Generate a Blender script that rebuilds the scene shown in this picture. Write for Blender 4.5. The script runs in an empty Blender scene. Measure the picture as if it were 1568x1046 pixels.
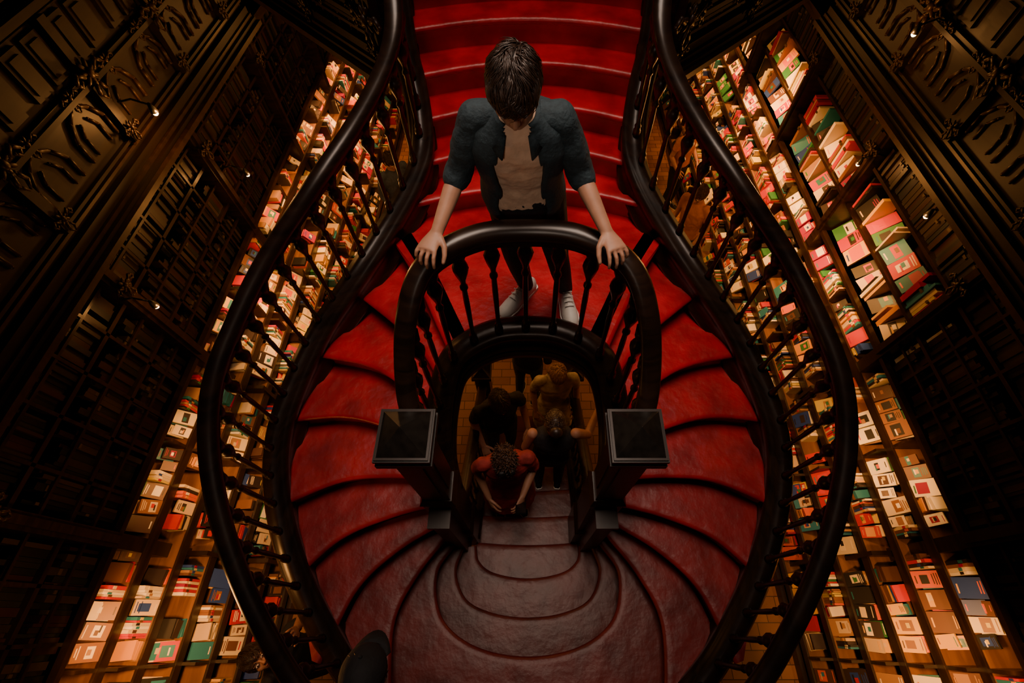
import bpy, math, random
from mathutils import Vector, Matrix
random.seed(7)
CH = 5.3
def W(x, y, d): return Vector((x, y, CH - d))

# ------------------------------------------------------------------ materials
def mat(name, col, rough=0.5, metal=0.0, noise=0.0, nscale=8.0, bump=0.0, bscale=40.0, emit=None, estr=0.0, spec=0.5, attr=None):
    m = bpy.data.materials.new(name); m.use_nodes = True
    nt = m.node_tree; b = nt.nodes['Principled BSDF']
    b.inputs['Base Color'].default_value = (*col, 1)
    b.inputs['Roughness'].default_value = rough
    b.inputs['Metallic'].default_value = metal
    b.inputs['Specular IOR Level'].default_value = spec
    tc = nt.nodes.new('ShaderNodeTexCoord')
    if noise > 0:
        n = nt.nodes.new('ShaderNodeTexNoise'); n.inputs['Scale'].default_value = nscale; n.inputs['Detail'].default_value = 6
        nt.links.new(tc.outputs['Object'], n.inputs['Vector'])
        r = nt.nodes.new('ShaderNodeValToRGB')
        r.color_ramp.elements[0].position = 0.3; r.color_ramp.elements[1].position = 0.7
        r.color_ramp.elements[0].color = (*[c * (1 - noise) for c in col], 1)
        r.color_ramp.elements[1].color = (*[min(1, c * (1 + noise)) for c in col], 1)
        nt.links.new(n.outputs['Fac'], r.inputs['Fac']); nt.links.new(r.outputs['Color'], b.inputs['Base Color'])
    if attr:
        a = nt.nodes.new('ShaderNodeVertexColor'); a.layer_name = attr
        nt.links.new(a.outputs['Color'], b.inputs['Base Color'])
    if bump > 0:
        n2 = nt.nodes.new('ShaderNodeTexNoise'); n2.inputs['Scale'].default_value = bscale; n2.inputs['Detail'].default_value = 5
        nt.links.new(tc.outputs['Object'], n2.inputs['Vector'])
        bp = nt.nodes.new('ShaderNodeBump'); bp.inputs['Strength'].default_value = bump; bp.inputs['Distance'].default_value = 0.01
        nt.links.new(n2.outputs['Fac'], bp.inputs['Height']); nt.links.new(bp.outputs['Normal'], b.inputs['Normal'])
    if emit:
        b.inputs['Emission Color'].default_value = (*emit, 1); b.inputs['Emission Strength'].default_value = estr
    return m

def wood_mat(name, c1, c2, rough=0.35, scale=3.0, stretch=(1, 1, 8), spec=.5):
    m = bpy.data.materials.new(name); m.use_nodes = True
    nt = m.node_tree; b = nt.nodes['Principled BSDF']; b.inputs['Roughness'].default_value = rough; b.inputs['Specular IOR Level'].default_value = spec
    tc = nt.nodes.new('ShaderNodeTexCoord'); mp = nt.nodes.new('ShaderNodeMapping'); mp.inputs['Scale'].default_value = stretch
    n = nt.nodes.new('ShaderNodeTexNoise'); n.inputs['Scale'].default_value = scale; n.inputs['Detail'].default_value = 8; n.inputs['Distortion'].default_value = 1.0
    r = nt.nodes.new('ShaderNodeValToRGB'); r.color_ramp.elements[0].color = (*c1, 1); r.color_ramp.elements[1].color = (*c2, 1)
    r.color_ramp.elements[0].position = .35; r.color_ramp.elements[1].position = .7
    nt.links.new(tc.outputs['Object'], mp.inputs['Vector']); nt.links.new(mp.outputs['Vector'], n.inputs['Vector'])
    nt.links.new(n.outputs['Fac'], r.inputs['Fac']); nt.links.new(r.outputs['Color'], b.inputs['Base Color'])
    bp = nt.nodes.new('ShaderNodeBump'); bp.inputs['Strength'].default_value = .15; bp.inputs['Distance'].default_value = .005
    nt.links.new(n.outputs['Fac'], bp.inputs['Height']); nt.links.new(bp.outputs['Normal'], b.inputs['Normal'])
    return m

def stair_mat():
    m = bpy.data.materials.new('red_painted_treads'); m.use_nodes = True
    nt = m.node_tree; b = nt.nodes['Principled BSDF']
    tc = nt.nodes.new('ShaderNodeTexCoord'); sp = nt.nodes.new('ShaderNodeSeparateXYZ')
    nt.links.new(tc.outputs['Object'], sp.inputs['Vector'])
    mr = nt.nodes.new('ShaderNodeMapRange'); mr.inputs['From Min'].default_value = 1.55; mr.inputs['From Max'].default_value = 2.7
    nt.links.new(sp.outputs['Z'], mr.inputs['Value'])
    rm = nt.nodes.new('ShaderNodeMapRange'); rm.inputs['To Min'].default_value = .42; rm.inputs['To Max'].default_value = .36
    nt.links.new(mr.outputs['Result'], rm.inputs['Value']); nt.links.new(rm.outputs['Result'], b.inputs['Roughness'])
    b.inputs['Specular IOR Level'].default_value = .40
    n = nt.nodes.new('ShaderNodeTexNoise'); n.inputs['Scale'].default_value = 5; n.inputs['Detail'].default_value = 8
    nt.links.new(tc.outputs['Object'], n.inputs['Vector'])
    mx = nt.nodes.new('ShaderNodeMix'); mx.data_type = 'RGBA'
    mx.inputs['A'].default_value = (.115, .019, .013, 1); mx.inputs['B'].default_value = (.48, .006, .016, 1)  # lower treads browner: wear, with the dimmer light there mixed into the colour
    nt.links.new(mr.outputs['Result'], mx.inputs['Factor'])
    mr2 = nt.nodes.new('ShaderNodeMapRange'); mr2.inputs['From Min'].default_value = .3; mr2.inputs['From Max'].default_value = .7
    mr2.inputs['To Min'].default_value = .5; mr2.inputs['To Max'].default_value = 1.15
    nt.links.new(n.outputs['Fac'], mr2.inputs['Value'])
    mul = nt.nodes.new('ShaderNodeVectorMath'); mul.operation = 'SCALE'
    nt.links.new(mx.outputs['Result'], mul.inputs[0]); nt.links.new(mr2.outputs['Result'], mul.inputs['Scale'])
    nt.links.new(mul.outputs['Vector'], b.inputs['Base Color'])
    n2 = nt.nodes.new('ShaderNodeTexNoise'); n2.inputs['Scale'].default_value = 9; n2.inputs['Detail'].default_value = 7
    nt.links.new(tc.outputs['Object'], n2.inputs['Vector'])
    bp = nt.nodes.new('ShaderNodeBump'); bp.inputs['Strength'].default_value = .6; bp.inputs['Distance'].default_value = .014
    nt.links.new(n2.outputs['Fac'], bp.inputs['Height']); nt.links.new(bp.outputs['Normal'], b.inputs['Normal'])
    return m

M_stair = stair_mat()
M_wood = wood_mat('dark_carved_wood', (.009, .004, .0025), (.026, .012, .006), .34)
M_wood2 = wood_mat('brown_wood', (.006, .0026, .0013), (.016, .007, .003), .50, 3, (1, .6, 6), .28)
M_honey = wood_mat('honey_shelf_wood', (.11, .045, .014), (.22, .10, .032), .5, 3, (4, .5, 4))
M_gild = mat('bronze_carving', (.030, .014, .007), .42, .2, .4, 20, spec=.4)
M_books = mat('book_covers', (.5, .5, .5), .45, attr='Col')
M_bulb = mat('lamp_bulb', (1, .8, .5), .5, emit=(1, .62, .28), estr=25)
M_metal = mat('dark_metal', (.03, .03, .03), .35, .8)

def parquet():
    m = bpy.data.materials.new('parquet'); m.use_nodes = True
    nt = m.node_tree; b = nt.nodes['Principled BSDF']; b.inputs['Roughness'].default_value = .4
    tc = nt.nodes.new('ShaderNodeTexCoord'); br = nt.nodes.new('ShaderNodeTexBrick')
    br.inputs['Scale'].default_value = 2.2; br.inputs['Color1'].default_value = (.34, .15, .045, 1); br.inputs['Color2'].default_value = (.20, .08, .025, 1)
    br.inputs['Mortar'].default_value = (.06, .025, .01, 1); br.inputs['Mortar Size'].default_value = .01
    nt.links.new(tc.outputs['Object'], br.inputs['Vector']); nt.links.new(br.outputs['Color'], b.inputs['Base Color'])
    return m
M_floor = parquet()
M_plaster = mat('dark_plaster', (.04, .025, .016), .8, 0, .3, 3)

# ------------------------------------------------------------------ mesh builder
class MB:
    def __init__(s): s.v = []; s.f = []; s.m = []; s.sm = []; s.c = []; s.hascol = False
    def add(s, vs, fs, m=0, smooth=False, col=None):
        o = len(s.v); s.v.extend([tuple(v) for v in vs])
        for k, f in enumerate(fs):
            s.f.append(tuple(i + o for i in f)); s.m.append(m); s.sm.append(smooth)
            s.c.append(col if col else (1, 1, 1))
        if col: s.hascol = True
    def box(s, c, size, R=None, m=0, col=None):
        c = Vector(c); hx, hy, hz = [a / 2 for a in size]; vs = []
        for x, y, z in [(-1,-1,-1),(1,-1,-1),(1,1,-1),(-1,1,-1),(-1,-1,1),(1,-1,1),(1,1,1),(-1,1,1)]:
            p = Vector((x*hx, y*hy, z*hz)); p = (R @ p) if R else p; vs.append(c + p)
        s.add(vs, [(0,3,2,1),(4,5,6,7),(0,1,5,4),(1,2,6,5),(2,3,7,6),(3,0,4,7)], m, False, col)
    def frust(s, c, w0, w1, z0, z1, m=0):
        x, y = c
        vs = [(x-w0,y-w0,z0),(x+w0,y-w0,z0),(x+w0,y+w0,z0),(x-w0,y+w0,z0),(x-w1,y-w1,z1),(x+w1,y-w1,z1),(x+w1,y+w1,z1),(x-w1,y+w1,z1)]
        s.add(vs, [(0,3,2,1),(4,5,6,7),(0,1,5,4),(1,2,6,5),(2,3,7,6),(3,0,4,7)], m)
    def rings(s, rings, m=0, smooth=True, cap=True, col=None):
        n = len(rings[0]); vs = [p for r in rings for p in r]; fs = []
        for i in range(len(rings)-1):
            for j in range(n):
                k = (j+1) % n; fs.append((i*n+j, i*n+k, (i+1)*n+k, (i+1)*n+j))
        if cap: fs.append(tuple(range(n-1, -1, -1))); fs.append(tuple((len(rings)-1)*n + j for j in range(n)))
        s.add(vs, fs, m, smooth, col)
    def ell(s, c, r, R=None, m=0, seg=12, rg=8):
        c = Vector(c); vs = []; fs = []
        for i in range(rg+1):
            th = math.pi*(i/rg if 0 < i < rg else (0.001 if i == 0 else .999))
            for j in range(seg):
                a = 2*math.pi*j/seg
                p = Vector((r[0]*math.sin(th)*math.cos(a), r[1]*math.sin(th)*math.sin(a), r[2]*math.cos(th)))
                vs.append(c + ((R @ p) if R else p))
        for i in range(rg):
            for j in range(seg):
                k = (j+1) % seg; fs.append((i*seg+j, (i+1)*seg+j, (i+1)*seg+k, i*seg+k))
        fs.append(tuple(range(seg))); fs.append(tuple(rg*seg + j for j in range(seg-1, -1, -1)))
        s.add(vs, fs, m, True)
    def limb(s, pts, rad, seg=12, m=0):
        pts = [Vector(p) for p in pts]
        for i, p in enumerate(pts): s.ell(p, (rad[i],)*3, None, m, seg, 8)
        for i in range(len(pts)-1):
            a, b = pts[i], pts[i+1]; d = (b-a)
            if d.length < 1e-5: continue
            d.normalize(); u = d.orthogonal().normalized(); w = d.cross(u); rr = []
            for t, r in ((a, rad[i]), (b, rad[i+1])):
                rr.append([t + (u*math.cos(2*math.pi*j/seg) + w*math.sin(2*math.pi*j/seg))*r for j in range(seg)])
            s.rings(rr, m)
    def lathe(s, base, prof, seg=10, m=0):
        b = Vector(base); rr = []
        for r, h in prof:
            rr.append([b + Vector((r*math.cos(2*math.pi*j/seg), r*math.sin(2*math.pi*j/seg), h)) for j in range(seg)])
        s.rings(rr, m)
    def sweep(s, path, prof, m=0, smooth=True):
        rr = []
        for i, p in enumerate(path):
            a = path[max(0, i-1)]; b = path[min(len(path)-1, i+1)]
            t = (b-a); t.z = 0; t.normalize(); sd = Vector((t.y, -t.x, 0))
            rr.append([p + sd*x + Vector((0, 0, z)) for x, z in prof])
        s.rings(rr, m, smooth)
    def obj(s, name, mats, parent=None):
        me = bpy.data.meshes.new(name); me.from_pydata(s.v, [], s.f)
        for mm in mats: me.materials.append(mm)
        me.polygons.foreach_set('material_index', s.m); me.polygons.foreach_set('use_smooth', s.sm)
        if s.hascol:
            ca = me.color_attributes.new('Col', 'FLOAT_COLOR', 'CORNER'); buf = []
            for f, c in zip(s.f, s.c): buf.extend([c[0], c[1], c[2], 1.0]*len(f))
            ca.data.foreach_set('color', buf)
        me.update(); o = bpy.data.objects.new(name, me); bpy.context.scene.collection.objects.link(o)
        if parent: o.parent = parent
        return o
def empty(name, loc=(0, 0, 0)):
    e = bpy.data.objects.new(name, None); bpy.context.scene.collection.objects.link(e); return e
def remesh(o, vox, sm=4):
    r = o.modifiers.new('remesh', 'REMESH'); r.mode = 'VOXEL'; r.voxel_size = vox; r.use_smooth_shade = True
    s = o.modifiers.new('smooth', 'SMOOTH'); s.factor = .5; s.iterations = sm

def cr(pts, n):
    P = [Vector(p) for p in pts]; P = [P[0]*2-P[1]] + P + [P[-1]*2-P[-2]]; D = []
    for i in range(1, len(P)-2):
        a, b, c, d = P[i-1], P[i], P[i+1], P[i+2]
        for k in range(14):
            t = k/14; D.append(.5*((2*b) + (c-a)*t + (2*a-5*b+4*c-d)*t*t + (3*b-a-3*c+d)*t**3))
    D.append(P[-2].copy()); L = [0]
    for i in range(1, len(D)): L.append(L[-1] + (D[i]-D[i-1]).length)
    out = []; j = 0
    for k in range(n):
        s = L[-1]*k/(n-1)
        while j < len(L)-2 and L[j+1] < s: j += 1
        t = (s-L[j])/max(1e-9, L[j+1]-L[j]); out.append(D[j].lerp(D[j+1], min(1, max(0, t))))
    return out
def mirror(pts): return [Vector((-p[0],) + tuple(p[1:])) for p in pts]

# ------------------------------------------------------------------ staircase
stairs = empty('forked_staircase')
RISE = .17
T = MB(); SF = MB()
def step(back, nose, z, rise=RISE):
    n = len(nose)
    nose = [Vector((p[0], p[1])) for p in nose]; back = [Vector((p[0], p[1])) for p in back]
    per = []
    for i in range(n):
        t = nose[min(n-1, i+1)] - nose[max(0, i-1)]; t.normalize(); per.append(Vector((t.y, -t.x)))
    if sum(per[i].dot(nose[i]-back[i]) for i in range(n)) < 0: per = [-p for p in per]
    prof = [(-.03, 0), (.0, -.002), (.014, -.008), (.022, -.020), (.018, -.034), (.004, -.044), (-.012, -.060), (-.016, -rise-.002)]
    vs = []; fs = []; K = len(prof)+1
    for i in range(n):
        vs.append((back[i].x, back[i].y, z))
        for o, dz in prof:
            q = nose[i] + per[i]*o; vs.append((q.x, q.y, z+dz))
    for i in range(n-1):
        for k in range(K-1): fs.append((i*K+k, i*K+k+1, (i+1)*K+k+1, (i+1)*K+k))
    T.add(vs, fs, 0, True)
    vs = []; fs = []
    for i in range(n): vs += [(back[i].x, back[i].y, z-.24), (nose[i].x, nose[i].y, z-.24), (nose[i].x, nose[i].y, z-.24-rise)]
    for i in range(n-1): fs += [(3*i, 3*i+1, 3*i+4, 3*i+3), (3*i+1, 3*i+2, 3*i+5, 3*i+4)]
    SF.add(vs, fs, 0, False)

N = [
 [(-.92,2.25),(-.70,1.88),(-.54,1.55),(-.42,1.30)],
 [(-1.20,1.94),(-.86,1.66),(-.64,1.44),(-.47,1.16)],
 [(-1.43,1.52),(-1.05,1.44),(-.80,1.30),(-.52,1.04)],
 [(-1.55,1.12),(-1.2,1.15),(-.90,1.08),(-.54,.92)],
 [(-1.56,.62),(-1.20,.78),(-.88,.81),(-.55,.79)],
 [(-1.46,.20),(-1.20,.46),(-.88,.60),(-.56,.68)],
 [(-1.24,-.20),(-1.10,.18),(-.86,.42),(-.56,.60)],
 [(-.82,-.52),(-.88,-.02),(-.76,.28),(-.56,.54)],
]
n = 24
NL = [cr(p, n) for p in N]; NR = [mirror(p) for p in NL]
zl = CH - 2.24
BK = .02
for side, sg in ((NL, 1), (NR, -1)):
    for k in range(1, 8): step([p + Vector((.012*sg, .016)) for p in side[k-1]], side[k], zl - RISE*k)
arc = cr([(-.42,1.30),(-.22,1.40),(0,1.43),(.22,1.40),(.42,1.30)], 70)
outp = [Vector(p) for p in reversed(N[0])] + [Vector((-.72,2.40)), Vector((-.4,2.52)), Vector((0,2.56)), Vector((.4,2.52)), Vector((.72,2.40))] + [Vector((-x, y)) for x, y in N[0]]
outp = cr(outp, 70)
vs = []; fs = []
for a, b in zip(arc, outp): vs += [(a.x, a.y, zl), (b.x, b.y, zl)]
for i in range(69): fs.append((2*i, 2*i+1, 2*i+3, 2*i+2))
T.add(vs, fs, 0, True); SF.add([(v[0], v[1], v[2]-.2) for v in vs], fs, 0, False)
for side, sg in ((NL, 1), (NR, -1)):
    step([p + Vector((.10*sg, .05)) for p in side[0]], side[0], zl)
def uw(y):
    ks = [(2.3,.80),(2.45,.68),(2.6,.64),(2.75,.66),(2.93,.70),(3.12,.76),(3.3,.80),(4.2,.82)]
    for (a, wa), (b, wb) in zip(ks, ks[1:]):
        if y <= b: return wa + (wb-wa)*max(0, (y-a)/(b-a))
    return .8
def U(k, off=0):
    y0 = 2.36 + .20*k; w = uw(y0); y0 += off
    return cr([(-w, y0), (-w*.5, y0+.12), (0, y0+.16), (w*.5, y0+.12), (w, y0)], 30)
for k in range(7): step(U(k+1, BK), U(k), zl + RISE*(k+1))
N8h = [(-.54,.50),(-.66,.30),(-.60,.02),(-.36,-.15),(0,-.21)]
N9h = [(-.50,.50),(-.55,.32),(-.46,.13),(-.26,.04),(0,.01)]
N10h = [(-.43,.52),(-.40,.40),(-.27,.31),(0,.27)]
def sym(h, n): return cr([Vector(p) for p in h] + [Vector((-x, y)) for x, y in h[-2::-1]], n)
n8 = sym(N8h, 80); n9 = sym(N9h, 80); n10 = sym(N10h, 80)
outb = cr([Vector(p) for p in reversed(N[7])] + [Vector((-.4,-.66)), Vector((0,-.72)), Vector((.4,-.66))] + [Vector((-x, y)) for x, y in N[7]], 80)
outb = [p*1.0 + Vector((0, .0)) for p in outb]
z8 = CH-3.6
def grow(c, f): return [Vector((p.x*f, .3+(p.y-.3)*f)) for p in c]
step(grow(outb, 1.02), n8, z8); step(grow(n8, 1.03), n9, z8-.17); step(grow(n9, 1.04), n10, z8-.34)
def strt(y, n=80, b=.02): return [Vector((-.43+.86*i/(n-1), y - b*math.sin(math.pi*i/(n-1)))) for i in range(n)]
prev = grow(n10, 1.04); ys = [.55, .80, 1.07, 1.33, 1.60, 1.86, 2.12]
for k, y in enumerate(ys): step(prev, strt(y), z8-.51-.17*k); prev = strt(y-.02)
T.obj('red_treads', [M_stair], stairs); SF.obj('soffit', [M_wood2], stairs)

CO = [(-.82,3.55,.95),(-.80,3.30,1.15),(-.76,3.03,1.38),(-.71,2.86,1.50),(-.675,2.68,1.64),(-.68,2.52,1.77),(-.77,2.38,1.92),(-.93,2.17,2.08),(-1.10,1.90,2.2),(-1.34,1.62,2.40),(-1.48,1.33,2.54),(-1.565,1.04,2.66),(-1.575,.78,2.79),(-1.51,.50,2.92),(-1.39,.22,3.05),(-1.24,-.03,3.17),(-1.06,-.27,3.30),(-.78,-.50,3.4),(-.40,-.68,3.48),(0,-.76,3.48)]
COv = [W(*p) for p in CO]
outer_L = cr(COv, 110); outer_R = mirror(outer_L)
curb_prof = [(-.055,-.34),(-.055,-.30),(-.075,-.28),(-.075,-.25),(-.055,-.23),(-.055,-.13),(-.075,-.11),(-.078,-.06),(-.06,-.035),(-.045,-.03),(-.04,0),(.04,0),(.045,-.03),(.06,-.035),(.078,-.06),(.075,-.11),(.055,-.13),(.055,-.23),(.075,-.25),(.075,-.28),(.055,-.30),(.055,-.34)]
rail_prof = [(-.030,-.045),(-.043,-.025),(-.047,-.005),(-.040,.020),(-.022,.034),(0,.038),(.022,.034),(.040,.020),(.047,-.005),(.043,-.025),(.030,-.045)]
def balusters(mb, path, spacing, h, skip=0):
    L = [0]
    for i in range(1, len(path)): L.append(L[-1] + (path[i]-path[i-1]).length)
    nb = int(L[-1]/spacing); j = 0
    for k in range(skip, nb+1):
        s = spacing*(k+.5)
        if s > L[-1]: break
        while j < len(L)-2 and L[j+1] < s: j += 1
        p = path[j].lerp(path[j+1], (s-L[j])/(L[j+1]-L[j]))
        q = h/.62
        P = [(.024,-.01),(.024,.03),(.018,.045),(.022,.06),(.013,.075),(.0115,.12),(.015,.3*q),(.013,.38*q),(.020,.395*q),(.020,.405*q),(.012,.42*q),(.014,.44*q),(.030,.485*q),(.038,.515*q),(.030,.54*q),(.020,.56*q),(.032,.59*q),(.036,h+.02)]
        mb.lathe(p, P, 10)
        a = path[max(0, j-1)]; b = path[min(len(path)-1, j+2)]; t = (b-a); t.normalize()
        for sg in (1, -1):
            mb.limb([p+Vector((0,0,h*.86)), p + t*sg*.028 + Vector((0,0,h*.93)) , p + t*sg*.055 + Vector((0,0,h))], [.013, .013, .013], 6)
HR = .64
for nm, path in (('left', outer_L), ('right', outer_R)):
    m = MB(); m.sweep(path, curb_prof); m.obj('outer_string_'+nm, [M_wood], stairs)
    m = MB(); m.sweep([p + Vector((0,0,HR)) for p in path], rail_prof)
    m.sweep([p + Vector((0,0,HR-.055)) for p in path], [(-.025,-.012),(-.025,.012),(.025,.012),(.025,-.012)], 0, False)
    m.obj('outer_handrail_'+nm, [M_wood], stairs)
    m = MB(); balusters(m, path, .168, HR-.06); m.obj('outer_balusters_'+nm, [M_wood], stairs)
CI = [(-.50,.72,2.80),(-.535,.90,2.62),(-.51,1.12,2.40),(-.42,1.29,2.20),(-.22,1.40,2.13),(0,1.43,2.12)]
ci = [W(*p) for p in CI]; ci = ci + [Vector((-p.x, p.y, p.z)) for p in ci[-2::-1]]
inner = cr(ci, 80)
m = MB(); m.sweep(inner, [(a, b*.62) for a, b in curb_prof])
m.sweep([p+Vector((0,0,-.20)) for p in inner], [(-.085,-.04),(-.085,0),(-.04,.03),(.04,.03),(.085,0),(.085,-.04)]); m.obj('inner_string', [M_wood], stairs)
RI = [(-.50,.72,1.96),(-.535,.88,1.80),(-.50,1.05,1.54),(-.41,1.21,1.38),(-.22,1.33,1.34),(0,1.365,1.34)]
ri = [W(*p) for p in RI]; ri = ri + [Vector((-p.x, p.y, p.z)) for p in ri[-2::-1]]
rin = cr(ri, 80)
m = MB(); m.sweep(rin, rail_prof); m.sweep([p+Vector((0,0,-.055)) for p in rin], [(-.03,-.014),(-.03,.014),(.03,.014),(.03,-.014)], 0, False); m.obj('inner_handrail', [M_wood], stairs)
m = MB(); balusters(m, cr([p.lerp(Vector((q.x,q.y,p.z)), .5) for p, q in zip(inner, rin)], 80), .150, .735); m.obj('inner_balusters', [M_wood], stairs)
M_newelcap = mat('newel_cap_worn', (.012,.010,.008), .36, 0, .4, 25)
for nm, x in (('left', -.52), ('right', .465)):
    m = MB(); y = .675; zt = CH-1.84
    c = (x, y)
    m.frust(c, .102, .001, zt+.006, zt+.090, 1); m.frust(c, .112, .112, zt-.004, zt+.006, 0)
    m.frust(c, .118, .118, zt-.022, zt-.004, 1); m.frust(c, .105, .118, zt-.045, zt-.022); m.frust(c, .120, .120, zt-.085, zt-.050,1)
    m.frust(c, .085, .105, zt-.12, zt-.085); m.frust(c, .078, .078, zt-.85, zt-.12)
    for s0 in (-1, 1):
        m.box((x+s0*.080, y, zt-.45), (.012, .09, .55)); m.box((x, y+s0*.080, zt-.45), (.09, .012, .55))
    m.frust(c, .105, .085, zt-.90, zt-.85); m.frust(c, .095, .095, zt-1.75, zt-.90)
    m.frust(c, .115, .095, zt-1.80, zt-1.75); m.frust(c, .11, .11, zt-2.4, zt-1.80)
    m.box((x, .56, zt-1.65), (.10, .16, 1.3)); m.box((x, .56, zt-1.0), (.13, .19, .04))
    m.obj('newel_post_'+nm, [M_wood, M_newelcap], stairs)
for nm, sx in (('left', -1), ('right', 1)):
    path = [Vector((sx*.475, y, CH-(4.02+(y-.6)*.66))) for y in [.6+.06*i for i in range(27)]]
    m = MB(); m.sweep(path, [(a, b*1.3) for a, b in curb_prof]); m.sweep([p+Vector((0,0,.7)) for p in path], rail_prof); balusters(m, path, .15, .66)
    e = path[-1]; m.frust((e.x, e.y+.05), .075, .075, 0, e.z+.85); m.frust((e.x, e.y+.05), .10, .10, e.z+.85, e.z+.9); m.frust((e.x, e.y+.05), .09, .01, e.z+.9, e.z+.97)
    m.obj('lower_balustrade_'+nm, [M_wood], stairs)

# ------------------------------------------------------------------ room
Y0, Y1 = -3.0, 9.5
def slab(name, c, size, ms):
    m = MB(); m.box(c, size); return m.obj(name, [ms])
slab('floor', (0, (Y0+Y1)/2, -.05), (9.4, Y1-Y0+.4, .1), M_floor)
slab('ceiling', (0, (Y0+Y1)/2, 8.05), (9.4, Y1-Y0+.4, .1), M_plaster)
slab('wall_left', (-4.65, (Y0+Y1)/2, 4), (.1, Y1-Y0+.2, 8), M_plaster)
slab('wall_right', (4.65, (Y0+Y1)/2, 4), (.1, Y1-Y0+.2, 8), M_plaster)
slab('wall_back', (0, Y1+.05, 4), (9.3, .1, 8), M_wood2)
slab('wall_front', (0, Y0-.05, 4), (9.3, .1, 8), M_wood2)
m = MB()
zt, zb = 4.25, 4.05
quads = [[(-4.6,5.2),(-3.0,5.2),(-3.0,Y1),(-4.6,Y1)],[(-3.0,5.2),(-.86,3.02),(-.86,Y1),(-3.0,Y1)],[(-.86,3.72),(.86,3.72),(.86,Y1),(-.86,Y1)],[(.86,3.02),(3.1,5.2),(3.1,Y1),(.86,Y1)],[(3.1,5.2),(4.6,5.2),(4.6,Y1),(3.1,Y1)],
         [(-4.6,Y0),(-2.85,Y0),(-2.85,5.2),(-4.6,5.2)],[(3.05,Y0),(4.6,Y0),(4.6,5.2),(3.05,5.2)],[(-2.85,Y0),(3.05,Y0),(3.05,-1.6),(-2.85,-1.6)]]
for q in quads:
    vs = [(x, y, zb) for x, y in q] + [(x, y, zt) for x, y in q]
    m.add(vs, [(3,2,1,0),(4,5,6,7),(0,1,5,4),(1,2,6,5),(2,3,7,6),(3,0,4,7)])
m.obj('gallery_floor', [M_wood2])

def ornament(mb, P, out, along, s=1.0, mi=1):
    up = Vector((0,0,1))
    R = Matrix((along, out, up)).transposed()
    mb.ell(P+out*.03*s, (.035*s, .03*s, .045*s), R, mi, 10, 6)
    for k in range(7):
        a = -math.pi/2 + math.pi*2*k/7
        dr = along*math.cos(a) + up*math.sin(a)
        R2 = Matrix((dr, out, dr.cross(out))).transposed()
        mb.ell(P + dr*.065*s + out*.015*s, (.05*s, .018*s, .020*s), R2, mi, 8, 6)
    for sg in (-1, 1):
        q = [P + along*sg*.08*s, P + along*sg*.15*s + up*.05*s, P+along*sg*.20*s+up*.0*s, P+along*sg*.17*s-up*.04*s, P+along*sg*.14*s-up*.01*s]
        mb.limb([x+out*.02*s for x in q], [.018*s,.02*s,.018*s,.014*s,.016*s], 7, mi)
        q = [P + along*sg*.02*s - up*.08*s, P + along*sg*.05*s-up*.16*s, P+along*sg*.01*s-up*.22*s]
        mb.limb([x+out*.02*s for x in q], [.018*s,.018*s,.01*s], 7, mi)
def fascia(name, a, b, zlo, zhi, sgn, gap=.55):
    a = Vector((a[0], a[1], 0)); b = Vector((b[0], b[1], 0)); L = (b-a).length; t = (b-a).normalized(); out = Vector((t.y, -t.x, 0))*sgn
    m = MB()
    def bar(z0, z1, d, mi=0):
        vs = []
        for p in (a, b):
            for o in (-.08, d):
                for z in (z0, z1): vs.append(p + out*o + Vector((0,0,z)))
        m.add(vs, [(0,1,3,2),(4,6,7,5),(0,4,5,1),(2,3,7,6),(0,2,6,4),(1,5,7,3)], mi)
    H = zhi-zlo
    bar(zlo, zhi, 0)
    for z0, z1, d, mi in ((0,.04,.14,1),(.04,.07,.10,0),(.07,.10,.07,1),(.10,.16,.05,0),(.20,.22,.03,1),(.24,.26,.03,0),(H*.52-.03,H*.52,.06,0),(H*.52,H*.52+.03,.04,0),(H-.22,H-.18,.05,0),(H-.10,H-.05,.08,0),(H-.05,H,.14,0)): bar(zlo+z0, zlo+z1, d, mi)
    k = int(L/gap); up = Vector((0,0,1))
    for i in range(k):
        c = a + t*(L*(i+.5)/k)
        R = Matrix((t, out, up)).transposed()
        zb_ = zlo+H*.27; hw = gap*.36; hh = H*.22
        for sg in (-1, 1):
            pts = [c + t*sg*hw + up*zb_, c + t*sg*hw + up*(zb_+hh*.45), c + t*sg*hw*.62 + up*(zb_+hh*.78), c + up*(zb_+hh)]
            m.limb([q+out*.012 for q in pts], [.014]*4, 6, 1)
            pts = [c + t*sg*hw*.5 + up*zb_, c + t*sg*hw*.5 + up*(zb_+hh*.4), c + t*sg*hw*.25 + up*(zb_+hh*.62)]
            m.limb([q+out*.010 for q in pts], [.010]*3, 6, 1)
        for sg in (-.5, .5):
            m.box(c+t*sg*gap*.42+out*.012+up*(zlo+H*.68), (gap*.32, .024, H*.20), R)
            m.box(c+t*sg*gap*.42+out*.026+up*(zlo+H*.68), (gap*.20, .020, H*.15), R)
        if i % 2 == 0:
            m.box(c+t*gap*.5+out*.03+up*(zlo+H*.50), (.07, .06, H*.62), R)
            ornament(m, c+t*gap*.5+out*.07+up*(zlo+H*.56), out, t, .72)
            ornament(m, c+t*gap*.5+out*.07+up*(zlo+H*.26), out, t, .42)
        ornament(m, c+out*.04+up*(zlo+H*.53), out, t, .40)
    return m.obj(name, [M_wood2, M_gild])
WL, WR = 3.0, 3.2
fascia('trim_1', (-2.85, Y0+.1), (-2.85, 5.2), 3.05, 4.3, 1, .45)
fascia('trim_2', (3.05, Y0+.1), (3.05, 5.2), 3.05, 4.3, -1, .45)
fascia('trim_3', (-2.95, 5.15), (-.88, 3.04), 3.68, 4.3, 1, .40)
fascia('trim_4', (3.05, 5.15), (.88, 3.04), 3.68, 4.3, -1, .40)

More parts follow.
